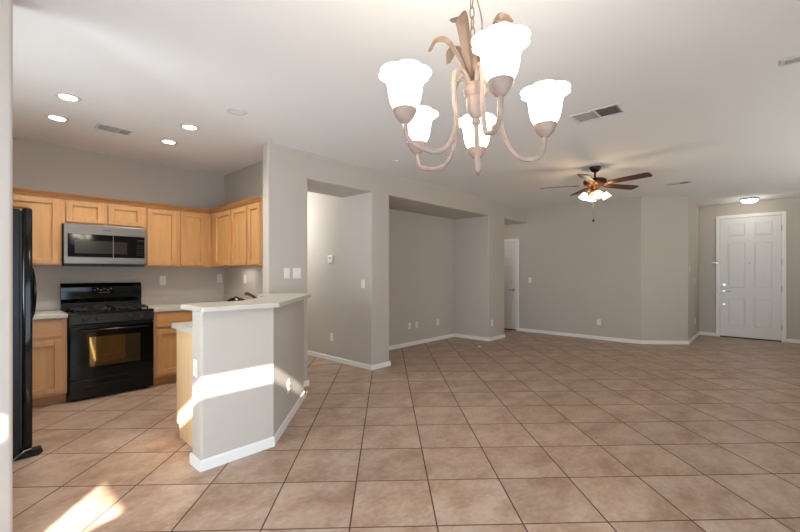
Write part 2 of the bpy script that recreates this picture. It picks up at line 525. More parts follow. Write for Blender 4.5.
# passage door on the far wall beyond the niche wall
pd = bpy.data.objects.new('door_2', None); COL.objects.link(pd)
pd.location = (8.412, 4.975, 0); pd.rotation_euler = (0, 0, -PI / 2)
struct(pd)
panel_door('leaf', M['door'], 0.765, 2.04, [(0.10, 0.32), (0.445, 0.665)], [(0.22, 0.82), (0.98, 1.52), (1.64, 1.92)], 0.1).build('door_leaf', M['door'], pd, smooth=False)
cs = MB()
cs.box(-0.062, -0.002, -0.02, 0.006, 0, 2.105, 0.004, 1).box(0.767, 0.829, -0.02, 0.006, 0, 2.105, 0.004, 1).box(-0.002, 0.767, -0.02, 0.006, 2.045, 2.105, 0.004, 1)
cs.build('door_casing', M['trim'], pd, smooth=False)
MB().box(0.0, 0.765, -0.012, 0.004, 0.0, 0.0235).build('threshold', M['thresh'], pd, smooth=False)
mb = MB().lathe([(0.032, 0), (0.032, 0.008), (0.012, 0.012), (0.012, 0.045), (0.0, 0.045)], 18, (0.70, -0.011, 0.93), Matrix.Rotation(PI / 2, 4, 'X'))
lr = mb.build('lever_rose', M['chrome'], pd)
MB().tube([(0.70, -0.05, 0.93), (0.66, -0.062, 0.93), (0.59, -0.058, 0.928)], [0.010, 0.010, 0.008], 10).build('lever', M['chrome'], lr)

# ------------------------------------------------------------------ kitchen cabinets
DT = 0.023
def shaker(mb_frame, mb_panel, x0, x1, z0, z1, fr=0.058):
    """door in local XZ, front face at y=-DT"""
    b = 0.0025
    mb_frame.box(x0, x0 + fr, -DT, 0, z0, z1, b, 1).box(x1 - fr, x1, -DT, 0, z0, z1, b, 1)
    mb_frame.box(x0 + fr, x1 - fr, -DT, 0, z0, z0 + fr, b, 1).box(x0 + fr, x1 - fr, -DT, 0, z1 - fr, z1, b, 1)
    mb_panel.box(x0 + fr - 0.002, x1 - fr + 0.002, -0.005, -0.001, z0 + fr - 0.002, z1 - fr + 0.002)

def cabinet(name, label, loc, rz, width, depth, z0, z1, doors, drawers=(), crown=False, toe=False, group=None, end_mat=None):
    """doors: list of (x0,x1,z0,z1) in local coordinates; the box front is at y=0, back at +depth"""
    t = thing(name, label, 'cabinet', loc, rz, group)
    bz0 = z0 + (0.10 if toe else 0)
    MB().box(0, width, 0.0, depth, bz0, z1, 0.0015, 1).build('cabinet_body', end_mat or M['wood'], t, smooth=False)
    if toe:
        MB().box(0, width, 0.07, depth, z0, bz0).build('toe_kick', end_mat or M['woodd'], t, smooth=False)
    for d in doors:
        f, p = MB(), MB()
        shaker(f, p, *d)
        fo = f.build('door', M['wood'], t, smooth=False)
        p.build('door_panel', M['woodp'], fo, smooth=False)
    for d in drawers:
        MB().box(d[0], d[1], -DT, 0, d[2], d[3], 0.004, 2).build('drawer_front', M['woodh'], t, smooth=False)
    if crown:
        prof = [(0.0, z1 - 0.045), (-0.012, z1 - 0.045), (-0.016, z1 - 0.03), (-0.036, z1 - 0.008), (-0.040, z1 + 0.005), (0.0, z1 + 0.005)]
        MB().prism(prof, crown[0], crown[1], axis='x').build('crown_molding', M['crown'], t, smooth=False)
    return t
UG = 'maple wall cabinets in the kitchen'
UF = 5.482          # front of upper cabinet boxes
UT = 2.165
D0, D1 = 1.418, 2.105
cabinet('wall_cabinet', 'tall single-door maple wall cabinet left of the microwave, partly behind the fridge', (-0.30, UF, 0), 0, 0.905, 0.315, 1.40, UT, [(0.02, 0.885, D0, D1)], crown=(0, 0.905), group=UG)
cabinet('wall_cabinet', 'short two-door maple wall cabinet directly above the microwave', (0.606, UF, 0), 0, 0.765, 0.315, 1.853, UT, [(0.030, 0.356, 1.872, D1), (0.398, 0.735, 1.872, D1)], crown=(0, 0.765), group=UG)
cabinet('wall_cabinet', 'two-door maple wall cabinet right of the microwave, running into the corner', (1.372, UF, 0), 0, 0.766, 0.315, 1.40, UT, [(0.016, 0.342, D0, D1), (0.386, 0.684, D0, D1)], crown=(0, 0.75), group=UG)
# side run faces -x: local x -> world -y, local y -> world +x
cabinet('wall_cabinet', 'two-door maple wall cabinet on the side wall next to the kitchen corner', (2.139, 5.480, 0), -PI / 2, 1.075, 0.308, 1.40, UT, [(0.165, 0.628, D0, D1), (0.672, 1.058, D0, D1)], crown=(0.0, 1.075), group=UG)
cabinet('wall_cabinet', 'maple wall cabinet on the side wall ending at the taupe column', (2.139, 4.404, 0), -PI / 2, 0.316, 0.308, 1.40, UT, [(0.022, 0.305, D0, D1)], crown=(0.0, 0.316), group=UG)

BG = 'maple base cabinets in the kitchen'
BF = 5.215
cabinet('base_cabinet', 'maple base cabinet with one drawer and door between fridge and range', (-0.30, BF, 0), 0, 0.918, 0.58, 0, 0.872, [(0.03, 0.43, 0.13, 0.66), (0.47, 0.875, 0.13, 0.66)], [(0.03, 0.43, 0.69, 0.85), (0.47, 0.875, 0.69, 0.85)], toe=True, group=BG)
cabinet('base_cabinet', 'maple base cabinet with drawer and door right of the black range', (1.390, BF, 0), 0, 0.455, 0.58, 0, 0.872, [(0.03, 0.425, 0.13, 0.66)], [(0.03, 0.425, 0.69, 0.85)], toe=True, group=BG)
cabinet('base_cabinet', 'maple base cabinet run along the side wall behind the breakfast bar', (1.850, 5.21, 0), -PI / 2, 1.10, 0.595, 0, 0.872, [(0.05, 0.53, 0.13, 0.66), (0.57, 1.05, 0.13, 0.66)], [(0.05, 0.53, 0.69, 0.85), (0.57, 1.05, 0.69, 0.85)], toe=True, group=BG)
# peninsula cabinet: doors face +y (into the kitchen), pale end panel faces the dining side
pen = cabinet('base_cabinet', 'pale maple end of the peninsula base cabinet beside the white bar wall', (1.45, 3.545, 0), PI, 0.340, 0.595, 0, 0.872, [(0.02, 0.32, 0.13, 0.66)], [(0.02, 0.32, 0.69, 0.85)], toe=True, group=BG, end_mat=M['pale'])
# countertops
ct = thing('countertop', 'cream kitchen countertop running right of the range and round behind the bar', 'countertop')
MB().prism([(1.392, 5.788), (1.392, 5.178), (1.822, 5.178), (1.822, 4.02), (1.49, 3.585), (1.085, 3.585), (1.085, 2.945), (1.478, 2.945), (2.186, 3.672), (2.186, 3.946), (2.136, 3.946), (2.136, 4.09), (2.446, 4.09), (2.446, 5.788)], 0.874, 0.914).build('slab', M['counter'], ct, smooth=False)
MB().box(1.392, 2.446, 5.789, 5.798, 0.874, 1.015).box(2.438, 2.448, 4.09, 5.788, 0.9145, 1.015).build('backsplash', M['counter'], ct, smooth=False)
cl = thing('countertop', 'short cream countertop left of the range beside the fridge', 'countertop')
MB().box(-0.30, 0.620, 5.178, 5.788, 0.874, 0.914, 0.004, 1).build('slab', M['counter'], cl, smooth=False)
MB().box(-0.30, 0.620, 5.789, 5.798, 0.874, 1.015).build('backsplash', M['counter'], cl, smooth=False)
bt = MB().prism(rounded([(0.99, 2.68, 0.012), (1.54, 2.68, 0.012), (2.40, 3.54, 0.012), (2.40, 3.946), (2.02, 3.946), (2.02, 3.67), (1.44, 3.09), (0.99, 3.09, 0.012)]), 1.0685, 1.104)
bto = bt.build('bar_top', M['counter'])
bv = bto.modifiers.new('bevel', 'BEVEL'); bv.width = 0.004; bv.segments = 2; bv.limit_method = 'ANGLE'
tag(bto, 'cream angled breakfast bar top capping the half wall', 'bar counter')

# sink, faucet, dark dish
sn = thing('kitchen_sink', 'steel corner sink set in the counter behind the bar', 'sink', (1.70, 3.60, 0.914), PI / 4)
MB().box(-0.20, 0.20, -0.02, 0.24, 0.0005, 0.004, 0.0015, 1).build('basin_rim', M['basin'], sn, smooth=False)
fc = thing('faucet', 'dark bronze kitchen faucet rising behind the breakfast bar', 'faucet', (1.85, 3.60, 0.9145), PI / 4)
MB().lathe([(0.03, 0), (0.03, 0.012), (0.02, 0.03), (0.019, 0.12), (0.024, 0.145), (0.0, 0.165)], 18).build('base', M['bronze'], fc)
MB().tube(catmull([(0, 0, 0.13), (0.0, 0.03, 0.165), (0.0, 0.07, 0.195), (0, 0.11, 0.212), (0, 0.125, 0.205)], 5), [0.019] * 6 + [0.014] * 10 + [0.016] * 5, 12).build('spout', M['bronze'], fc)
MB().tube([(0.0, 0.0, 0.15), (0.012, -0.012, 0.17), (0.03, -0.02, 0.178)], [0.009, 0.008, 0.007], 10).build('lever', M['bronze'], fc)
dt = thing('serving_dish', 'low black lidded dish on the counter by the kitchen side wall', 'dish', (2.22, 4.90, 0.9145), PI / 5)
MB().lathe([(0.075, 0), (0.10, 0.02), (0.108, 0.05), (0.108, 0.055), (0.0, 0.055)], 28).build('dish_body', M['blackm'], dt)
lid = MB().lathe([(0.11, 0.055), (0.108, 0.070), (0.07, 0.094), (0.02, 0.106), (0.0, 0.106)], 28).build('lid', M['black'], dt)
MB().lathe([(0.008, 0.106), (0.008, 0.112), (0.016, 0.118), (0.0, 0.122)], 14).build('knob', M['blackm'], lid)

# ------------------------------------------------------------------ range
rg = thing('gas_range', 'black freestanding gas range with oven window between maple cabinets', 'stove', (0.626, 5.185, 0))
W_ = 0.757
MB().box(0, W_, 0.022, 0.585, 0.06, 0.893, 0.004, 1).box(0.03, W_ - 0.03, 0.05, 0.56, 0.012, 0.06).build('range_body', M['blackm'], rg, smooth=False)
for fx in (0.06, W_ - 0.06):
    for fy in (0.09, 0.52):
        MB().lathe([(0.018, 0), (0.018, 0.006), (0.008, 0.012), (0.008, 0.02)], 12, (fx, fy, 0)).build('foot', M['blackm'], rg)
dr = MB().box(0.004, W_ - 0.004, -0.012, 0.021, 0.03, 0.218, 0.006, 2).build('storage_drawer', M['black'], rg, smooth=False)
MB().box(0.12, W_ - 0.12, -0.026, -0.0125, 0.140, 0.156, 0.005, 2).build('drawer_handle', M['black'], dr, smooth=False)
od = MB().box(0.004, W_ - 0.004, -0.018, 0.021, 0.228, 0.770, 0.008, 2).build('oven_door', M['black'], rg, smooth=False)
MB().box(0.165, W_ - 0.135, -0.0205, -0.0185, 0.345, 0.655, 0.001, 1).build('oven_window', M['ovenglass'], od, smooth=False)
hb = MB().tube([(0.07, -0.055, 0.728), (W_ - 0.07, -0.055, 0.728)], 0.013, 12)
for x in (0.10, W_ - 0.10): hb.cyl((x, -0.055, 0.728), (x, -0.017, 0.728), 0.009, 10)
hb.build('oven_handle', M['black'], od)
cp = MB().prism([(0.021, 0.778), (-0.022, 0.785), (-0.026, 0.80), (0.0, 0.893), (0.021, 0.893)], 0.003, W_ - 0.003, axis='x').build('control_panel', M['black'], rg, smooth=False)
rk = Matrix.Rotation(math.radians(75), 4, 'X')
for x in (0.13, 0.24, 0.53, 0.63):
    MB().lathe([(0.021, 0), (0.021, 0.008), (0.016, 0.011), (0.015, 0.026), (0.0, 0.027)], 18, (x, -0.014, 0.842), rk).build('knob', M['blackm'], cp)
ck = MB().box(0.0, W_, -0.004, 0.585, 0.893, 0.912, 0.006, 2).build('cooktop', M['black'], rg, smooth=False)
for bx in (0.20, 0.557):
    for by in (0.14, 0.40):
        MB().lathe([(0.05, 0.912), (0.05, 0.918), (0.036, 0.924), (0.036, 0.932), (0.0, 0.934)], 20, (bx, by, 0)).build('burner', M['iron'], ck)
for gx in (0.20, 0.557):
    g = MB()
    for by in (0.03, 0.27, 0.51):
        g.box(gx - 0.15, gx + 0.15, by - 0.005, by + 0.005, 0.936, 0.950, 0.002, 1)
    for bx in (-0.145, 0, 0.145):
        g.box(gx + bx - 0.005, gx + bx + 0.005, 0.03, 0.51, 0.936, 0.950, 0.002, 1)
    for by in (0.14, 0.40):
        g.box(gx - 0.15, gx - 0.05, by - 0.004, by + 0.004, 0.94, 0.958, 0.002, 1).box(gx + 0.05, gx + 0.15, by - 0.004, by + 0.004, 0.94, 0.958, 0.002, 1)
    for bx in (-0.145, 0.145):
        for by in (0.03, 0.51):
            g.box(gx + bx - 0.006, gx + bx + 0.006, by - 0.006, by + 0.006, 0.9125, 0.94)
    g.build('grate', M['iron'], ck, smooth=False)
bgd = MB().prism(rounded([(0.585, 0.916), (0.50, 0.916), (0.525, 0.985, 0.01), (0.512, 1.03, 0.01), (0.512, 1.165, 0.03), (0.545, 1.208, 0.02), (0.585, 1.208)]), -0.004, W_ + 0.003, axis='x').build('backguard', M['black'], rg, angle=25)
dm = MB().box(0.27, 0.48, 0.5095, 0.5118, 1.085, 1.165, 0.001, 1).build('clock_display', M['mwglass'], bgd, smooth=False)
mk = MB()
for i, x in enumerate((0.285, 0.315, 0.345, 0.375, 0.41, 0.44)):
    mk.box(x, x + 0.018, 0.5088, 0.5096, 1.135 if i % 2 else 1.12, 1.145 if i % 2 else 1.132)
mk.box(0.33, 0.44, 0.5088, 0.5096, 1.096, 1.101)
mk.build('display_print', M['mark'], dm, smooth=False)

# ------------------------------------------------------------------ microwave
mw = thing('microwave', 'stainless steel over-the-range microwave hung under the short wall cabinet', 'microwave', (0.612, 5.405, 1.412))
MB().box(0, 0.752, 0.02, 0.384, 0, 0.438, 0.003, 1).build('housing', M['blackm'], mw, smooth=False)
MB().box(0.0, 0.752, 0.0, 0.0195, 0.012, 0.438, 0.006, 2).build('front_frame', M['steel'], mw, smooth=False)
gd = MB().box(0.032, 0.735, -0.004, -0.0003, 0.085, 0.335, 0.002, 1).build('glass_front', M['mwglass'], mw, smooth=False)
MB().box(0.09, 0.56, -0.0052, -0.0042, 0.125, 0.265).build('window', M['mwwin'], gd, smooth=False)
MB().box(0.426, 0.432, -0.006, -0.0042, 0.085, 0.335).build('door_edge', M['steel'], gd, smooth=False)
for r_ in range(5):
    for c_ in range(3):
        MB().box(0.655 + c_ * 0.024, 0.672 + c_ * 0.024, -0.0052, -0.0042, 0.115 + r_ * 0.027, 0.127 + r_ * 0.027).build('key', M['mwwin'], gd, smooth=False)
MB().box(0.655, 0.720, -0.0052, -0.0042, 0.275, 0.298).build('display', M['mwwin'], gd, smooth=False)
lg = MB()
for i in range(6):
    lg.box(0.335 + i * 0.013, 0.344 + i * 0.013, -0.0012, -0.0003, 0.381, 0.394)
lg.build('logo', M['markd'], mw, smooth=False)
MB().box(0.02, 0.732, 0.004, 0.375, -0.012, -0.0005, 0.003, 1).build('vent_underside', M['blackm'], mw, smooth=False)

# ------------------------------------------------------------------ fridge
fr = thing('refrigerator', 'tall black side-by-side refrigerator seen edge-on at the left wall end', 'refrigerator', (0, 0, 0))
MB().box(-0.55, 0.203, 3.885, 4.79, 0.03, 1.782, 0.006, 2).build('fridge_body', M['fridge'], fr, smooth=False)
MB().box(0.2035, 0.2135, 3.90, 4.775, 0.07, 1.772).build('door_gasket', M['blackm'], fr, smooth=False)
for i, (a, b) in enumerate(((3.882, 4.30), (4.306, 4.793))):
    d = MB().box(0.214, 0.268, a, b, 0.065, 1.792, 0.012, 3).build('door', M['black'], fr)
    yh = b - 0.05 if i == 0 else a + 0.05
    MB().tube(catmull([(0.268, yh, 0.955), (0.293, yh, 1.0), (0.305, yh, 1.16), (0.293, yh, 1.33), (0.268, yh, 1.375)], 6), 0.013, 10).build('handle', M['black'], d)
for y in (3.92, 4.75):
    MB().box(0.12, 0.25, y - 0.03, y + 0.03, 1.7925, 1.806, 0.005, 2).build('hinge_cover', M['brass'], fr, smooth=False)
MB().box(0.17, 0.205, 3.90, 4.78, 0.012, 0.064, 0.004, 1).build('toe_grille', M['blackm'], fr, smooth=False)
for y in (3.90, 4.72):
    mb = MB().prism(rounded([(0.16, 0.0), (0.30, 0.0, 0.01), (0.325, 0.022, 0.01), (0.318, 0.048, 0.01), (0.22, 0.048, 0.01), (0.16, 0.02)]), y - 0.02, y + 0.05, axis='y')
    ft = mb.build('roller_foot', M['black'], fr)
    MB().tube([(0.165, y - 0.024, 0.01), (0.195, y - 0.026, 0.035), (0.225, y - 0.026, 0.058), (0.262, y - 0.024, 0.0625)], [0.006, 0.005, 0.006, 0.004], 8).build('bracket', M['chrome'], ft)

# ------------------------------------------------------------------ wall plates
def face_mtx(pos, normal):
    n = Vector(normal).normalized()
    rz = math.atan2(n.x, -n.y)              # local -y points along the normal
    return pos, rz
def plate(name, label, cat, pos, normal, kind, group=None, w_=0.072, h_=0.117):
    p, rz = face_mtx(pos, normal)
    t = thing(name, label, cat, p, rz, group)
    MB().box(-w_ / 2, w_ / 2, -0.007, -0.0005, -h_ / 2, h_ / 2, 0.003, 2).build('cover_plate', M['plate'], t, smooth=False)
    if kind == 'outlet':
        for s_ in (-0.022, 0.022):
            r = MB().box(-0.016, 0.016, -0.0095, -0.0072, s_ - 0.014, s_ + 0.014, 0.004, 2).build('receptacle', M['plate'], t, smooth=False)
            MB().box(-0.008, -0.005, -0.0102, -0.0096, s_ - 0.006, s_ + 0.006).box(0.005, 0.008, -0.0102, -0.0096, s_ - 0.006, s_ + 0.006).build('slot', M['plate2'], r, smooth=False)
    elif kind == 'rocker':
        n = max(1, round(w_ / 0.072))
        for i in range(n):
            c = (i - (n - 1) / 2) * 0.046
            MB().box(c - 0.016, c + 0.016, -0.0105, -0.0072, -0.033, 0.033, 0.003, 2).build('rocker', M['plate'], t, smooth=False)
    elif kind == 'thermostat':
        b = MB().box(-w_ / 2 + 0.008, w_ / 2 - 0.008, -0.026, -0.0072, -h_ / 2 + 0.008, h_ / 2 - 0.008, 0.006, 2).build('thermostat_body', M['plate'], t, smooth=False)
        MB().box(-0.024, 0.024, -0.0275, -0.0262, -0.004, 0.026).build('screen', M['plate2'], b, smooth=False)
    elif kind == 'blank':
        MB().lathe([(0.006, 0), (0.006, 0.004), (0.0, 0.0045)], 12, (0, -0.0072, 0), Matrix.Rotation(PI / 2, 4, 'X')).build('jack', M['plate2'], t)
    return t
Yn, Xn = (0, -1, 0), (-1, 0, 0)
plate('outlet', 'white outlet on the kitchen back wall just right of the range', 'outlet', (1.651, 5.80, 1.225), Yn, 'outlet', 'kitchen wall outlets')
plate('outlet', 'white outlet on the kitchen back wall in the corner', 'outlet', (2.385, 5.80, 1.245), Yn, 'outlet', 'kitchen wall outlets')
plate('outlet', 'white outlet lit from above on the kitchen side wall', 'outlet', (2.45, 5.14, 1.24), Xn, 'outlet', 'kitchen wall outlets')
plate('light_switch', 'white rocker switch plate on the column, left of the double plate', 'switch', (2.366, YW, 1.323), Yn, 'rocker')
plate('light_switch', 'white double rocker switch plate on the column above the bar, right of the single one', 'switch', (2.494, YW, 1.323), Yn, 'rocker', None, 0.100)
plate('thermostat', 'square white thermostat on the hallway wall', 'thermostat', (3.66, 4.85, 1.535), Xn, 'thermostat', None, 0.12, 0.12)
plate('outlet', 'white outlet low on the hallway wall under the thermostat', 'outlet', (3.66, 4.83, 0.353), Xn, 'outlet', 'living room outlets')
plate('light_switch', 'white rocker switch on the hallway wall near its front corner', 'switch', (3.66, 4.12, 1.17), Xn, 'rocker')
plate('wall_jack', 'leftmost of three white plates low on the niche back wall', 'outlet', (5.345, 4.76, 0.36), Yn, 'blank', 'niche wall plates')
plate('wall_jack', 'middle of three white plates low on the niche back wall', 'outlet', (5.545, 4.76, 0.36), Yn, 'blank', 'niche wall plates')
plate('outlet', 'rightmost of three white plates low on the niche back wall', 'outlet', (6.178, 4.76, 0.35), Yn, 'outlet', 'niche wall plates')
plate('outlet', 'white outlet low on the pier between niche and passage', 'outlet', (6.86, YW, 0.345), Yn, 'outlet', 'living room outlets')
plate('light_switch', 'white rocker switch on the far wall beside the passage door', 'switch', (8.42, 3.89, 1.16), Xn, 'rocker')
plate('outlet', 'white outlet low in the middle of the far living room wall', 'outlet', (8.42, 2.455, 0.346), Xn, 'outlet', 'living room outlets')
plate('light_switch', 'white rocker switch on the short foyer wall', 'switch', (9.84, 1.08, 1.16), Yn, 'rocker')
plate('outlet', 'white outlet low on the short foyer wall', 'outlet', (9.88, 1.08, 0.35), Yn, 'outlet', 'living room outlets')
plate('outlet', 'blank white plate on the end of the bar half wall', 'outlet', (1.016, 2.862, 0.676), Xn, 'rocker')
plate('outlet', 'white outlet low on the angled side of the bar half wall', 'outlet', (1.875, 3.106, 0.32), (0.7071, -0.7071, 0), 'outlet')
plate('door_sensor', 'small white sensor high on the short foyer wall near its corner', 'sensor', (9.13, 1.08, 1.40), Yn, 'plain', None, 0.06, 0.11)

# ------------------------------------------------------------------ ceiling fittings
def can(label, x, y, on):
    t = thing('downlight', label, 'ceiling light', (x, y, CZ), 0, 'recessed kitchen downlights')
    MB().lathe([(0.058, -0.0005), (0.060, -0.006), (0.078, -0.006), (0.086, -0.0005)], 32).build('trim_ring', M['vent'], t)
    MB().lathe([(0.0, -0.0045), (0.058, -0.0045), (0.058, -0.001), (0.0, -0.001)], 32).build('lens', M['can_on' if on else 'can_off'], t)
    if on:
        o = lamp('downlight_beam', 'SPOT', (x, y, CZ - 0.02), 35, (0.96, 0.95, 0.87), spot_size=math.radians(152), spot_blend=0.7, shadow_soft_size=0.06)
    return t
can('lit round downlight nearest the fridge, upper of the left pair', 0.495, 4.125, True)
can('lit round downlight above the range, lower of the left pair', 0.495, 4.755, True)
can('lit round downlight over the kitchen centre, upper of the right pair', 1.405, 4.11, True)
can('lit round downlight near the corner cabinets, lower of the right pair', 1.405, 4.735, True)
can('unlit round recessed downlight over the breakfast bar', 1.555, 3.415, False)

def vent(label, x, y, rz, lx=0.36, ly=0.17, split=2, tri=False):
    t = thing('air_vent', label, 'vent', (x, y, CZ), rz, 'ceiling air vents')
    f = MB()
    b = 0.022
    f.box(-lx / 2, lx / 2, -ly / 2, -ly / 2 + b, -0.009, -0.0005, 0.003, 1).box(-lx / 2, lx / 2, ly / 2 - b, ly / 2, -0.009, -0.0005, 0.003, 1)
    f.box(-lx / 2, -lx / 2 + b, -ly / 2 + b, ly / 2 - b, -0.009, -0.0005, 0.003, 1).box(lx / 2 - b, lx / 2, -ly / 2 + b, ly / 2 - b, -0.009, -0.0005, 0.003, 1)
    iw = lx - 2 * b
    for i in range(1, split):
        c = -lx / 2 + b + iw * i / split
        f.box(c - 0.008, c + 0.008, -ly / 2 + b, ly / 2 - b, -0.009, -0.0005)
    f.build('frame', M['vent'], t, smooth=False)
    MB().box(-lx / 2 + b, lx / 2 - b, -ly / 2 + b, ly / 2 - b, -0.0025, -0.0006).build('duct', M['ventdark'], t, smooth=False)
    for i in range(split):
        x0 = -lx / 2 + b + iw * i / split + 0.008
        x1 = -lx / 2 + b + iw * (i + 1) / split - 0.008
        lv = MB()
        across = (tri and i != 1)
        n = 6
        for k in range(n):
            if across:
                c = x0 + (x1 - x0) * (k + 0.5) / n
                sgn = 1 if i == 0 else -1
                lv._add([(c - 0.007, -ly / 2 + b, -0.003), (c - 0.007, ly / 2 - b, -0.003), (c + 0.004 * sgn, ly / 2 - b, -0.009), (c + 0.004 * sgn, -ly / 2 + b, -0.009)], [(0, 1, 2, 3)])
            else:
                c = -ly / 2 + b + (ly - 2 * b) * (k + 0.5) / n
                sgn = 1 if tri else (-1 if i % 2 else 1)
                lv._add([(x0, c - 0.006, -0.003), (x1, c - 0.006, -0.003), (x1, c + 0.006 * sgn, -0.009), (x0, c + 0.006 * sgn, -0.009)], [(0, 1, 2, 3)])
        bmesh.ops.solidify(lv.bm, geom=list(lv.bm.faces), thickness=0.0012)
        lv.build('louver_bank', M['vent'], t, smooth=False)
    return t
vent('white ceiling vent above the kitchen range', 0.915, 4.72, 0, 0.29, 0.19, 3, True)
vent('white ceiling vent between the chandelier and the fan', 3.76, 1.11, -PI / 2, 0.40, 0.24, 2)
vent('slim white ceiling vent right of the fan', 7.56, 1.03, -PI / 2, 0.32, 0.14, 2)
vent('slim white ceiling vent at the right edge of the ceiling', 3.70, -0.24, -PI / 2, 0.36, 0.10, 2)

fl = thing('ceiling_light', 'round frosted flush ceiling light in front of the front door', 'ceiling light', (10.04, 0.26, CZ))
MB().lathe([(0.135, -0.0005), (0.14, -0.02), (0.132, -0.03), (0.0, -0.03)], 36).build('metal_ring', M['chrome'], fl)
MB().lathe([(0.128, -0.0305), (0.122, -0.05), (0.09, -0.08), (0.04, -0.092), (0.0, -0.094)], 36).build('glass_dome', M['dome'], fl)
lamp('foyer_bulb', 'POINT', (10.04, 0.26, CZ - 0.16), 3, (1.0, 0.95, 0.88), shadow_soft_size=0.1)
lamp('hall_bulb', 'POINT', (2.95, 5.9, 2.15), 44, (0.90, 0.98, 1.04), shadow_soft_size=0.25)
lamp('passage_fill', 'POINT', (7.75, 4.75, 2.25), 4, (1.0, 0.97, 0.93), shadow_soft_size=0.1)  # added fill so the passage door reads lit, no fixture here
lamp('under_cabinet_bulb', 'AREA', (2.30, 4.98, 1.392), 0.8, (1.0, 0.96, 0.9), (0, 0, 0), shape='RECTANGLE', size=0.06, size_y=0.3)
sd = MB().lathe([(0.0, -0.012), (0.035, -0.011), (0.042, -0.0005)], 24, (3.594, 3.444, CZ))
tag(sd.build('sprinkler_cover', M['ceiling']), 'flat round cover on the ceiling in front of the main wall', 'ceiling cover')

# ------------------------------------------------------------------ ceiling fan
FX, FY = 5.647, 1.696
fan = thing('ceiling_fan', 'bronze ceiling fan with five dark walnut blades and lit glass shades', 'ceiling fan', (FX, FY, CZ))
MB().lathe([(0.0, -0.0005), (0.072, -0.0005), (0.072, -0.012), (0.05, -0.055), (0.03, -0.07), (0.0, -0.07)], 28).build('canopy', M['bronze'], fan)
MB().cyl((0, 0, -0.068), (0, 0, -0.155), 0.0125, 14).build('downrod', M['bronze'], fan)
MB().lathe([(0.0, -0.145), (0.03, -0.145), (0.05, -0.16), (0.12, -0.165), (0.142, -0.18), (0.146, -0.215), (0.125, -0.235), (0.0, -0.24)], 36).build('motor_housing', M['bronze'], fan)
MB().lathe([(0.0, -0.236), (0.115, -0.236), (0.10, -0.255), (0.06, -0.262), (0.05, -0.30), (0.065, -0.315), (0.06, -0.345), (0.02, -0.36), (0.0, -0.36)], 30).build('switch_housing', M['brass'], fan)
yaw0 = math.radians(-46.95)
def cam_ang(deg): return math.radians(deg) + yaw0
for k in range(5):
    a = cam_ang(-55.5 + 72 * k)
    mtx = Matrix.Rotation(a, 4, 'Z') @ Matrix.Translation((0, 0, -0.238)) @ Matrix.Rotation(math.radians(-11), 4, 'X')
    bl = MB()
    out = rounded([(0.19, -0.052, 0.015), (0.50, -0.066), (0.685, -0.068, 0.028), (0.692, 0.0), (0.685, 0.068, 0.028), (0.50, 0.066), (0.19, 0.052, 0.015)])
    bl.prism(out, -0.004, 0.004)
    b_ = bl.build('blade', M['blade'], fan, mtx=mtx)
    br = MB()
    br.tube([(0.10, 0, 0.004), (0.15, 0, -0.012), (0.20, 0, -0.009), (0.27, 0, -0.007)], [0.014, 0.012, 0.018, 0.008], 10, 0.45)
    br.prism(rounded([(0.185, -0.035, 0.015), (0.255, -0.03, 0.02), (0.255, 0.03, 0.02), (0.185, 0.035, 0.015)]), -0.009, -0.0045)
    br.build('blade_iron', M['brass'], b_, mtx=mtx)
for k in range(4):
    a = cam_ang(-100 + 90 * k)
    ca, sa = math.cos(a), math.sin(a)
    arm = MB().tube(catmull([(0.05 * ca, 0.05 * sa, -0.325), (0.085 * ca, 0.085 * sa, -0.318), (0.108 * ca, 0.108 * sa, -0.335)], 4), 0.008, 10)
    base = Matrix.Translation((0.108 * ca, 0.108 * sa, -0.332)) @ Matrix.Rotation(a, 4, 'Z') @ Matrix.Rotation(math.radians(180 - 28), 4, 'Y')
    arm.lathe([(0.0, -0.004), (0.024, 0.0), (0.026, 0.022), (0.022, 0.026)], 18, mtx=base)
    ao = arm.build('light_arm', M['brass'], fan)
    MB().lathe([(0.022, 0.02), (0.034, 0.033), (0.041, 0.058), (0.046, 0.08), (0.056, 0.098), (0.054, 0.098), (0.042, 0.08), (0.028, 0.055), (0.0, 0.045)], 26, mtx=base).build('glass_shade', M['fanshade'], ao)
pc = MB()
px_, py_ = 0.035 * math.cos(cam_ang(-150)), 0.035 * math.sin(cam_ang(-150))
pc.cyl((px_, py_, -0.35), (px_, py_, -0.70), 0.0016, 6)
pco = pc.build('pull_chain', M['brass'], fan)
MB().lathe([(0.0, -0.745), (0.012, -0.74), (0.014, -0.72), (0.006, -0.70), (0.0, -0.698)], 14, (px_, py_, 0)).build('pull_fob', M['blade'], pco)
lamp('fan_bulbs', 'POINT', (FX, FY, CZ - 0.50), 9, (1.0, 0.68, 0.38), shadow_soft_size=0.12)

# ------------------------------------------------------------------ chandelier
A0 = math.radians(43.05)
def RD(r, d, z): return Vector((r * math.sin(A0) + d * math.cos(A0), -r * math.cos(A0) + d * math.sin(A0), z))
def pix(px, py, d):
    return RD((px - 400) / 394 * d, d, CAM_H - (py - 272.5) / 394 * d)
AXD = 1.46
top = pix(471.5, 0, AXD); bot = pix(478, 171, AXD)
ch = thing('chandelier', 'antique cream five-arm chandelier with lit white tulip glass shades', 'chandelier', (top.x, top.y, CZ))
O = Vector((top.x, top.y, CZ))
def axis(z):      # point on the slightly leaning centre line at height z, local
    t = (z - bot.z) / (top.z - bot.z)
    p = bot.lerp(top, min(t, 1.0)) if t <= 1 else Vector((top.x, top.y, z))
    return Vector((p.x, p.y, z)) - O
MB().lathe([(0.0, -0.0005), (0.065, -0.0005), (0.06, -0.015), (0.03, -0.035), (0.008, -0.045), (0.0, -0.045)], 28).build('canopy', M['cream'], ch)
cy = []
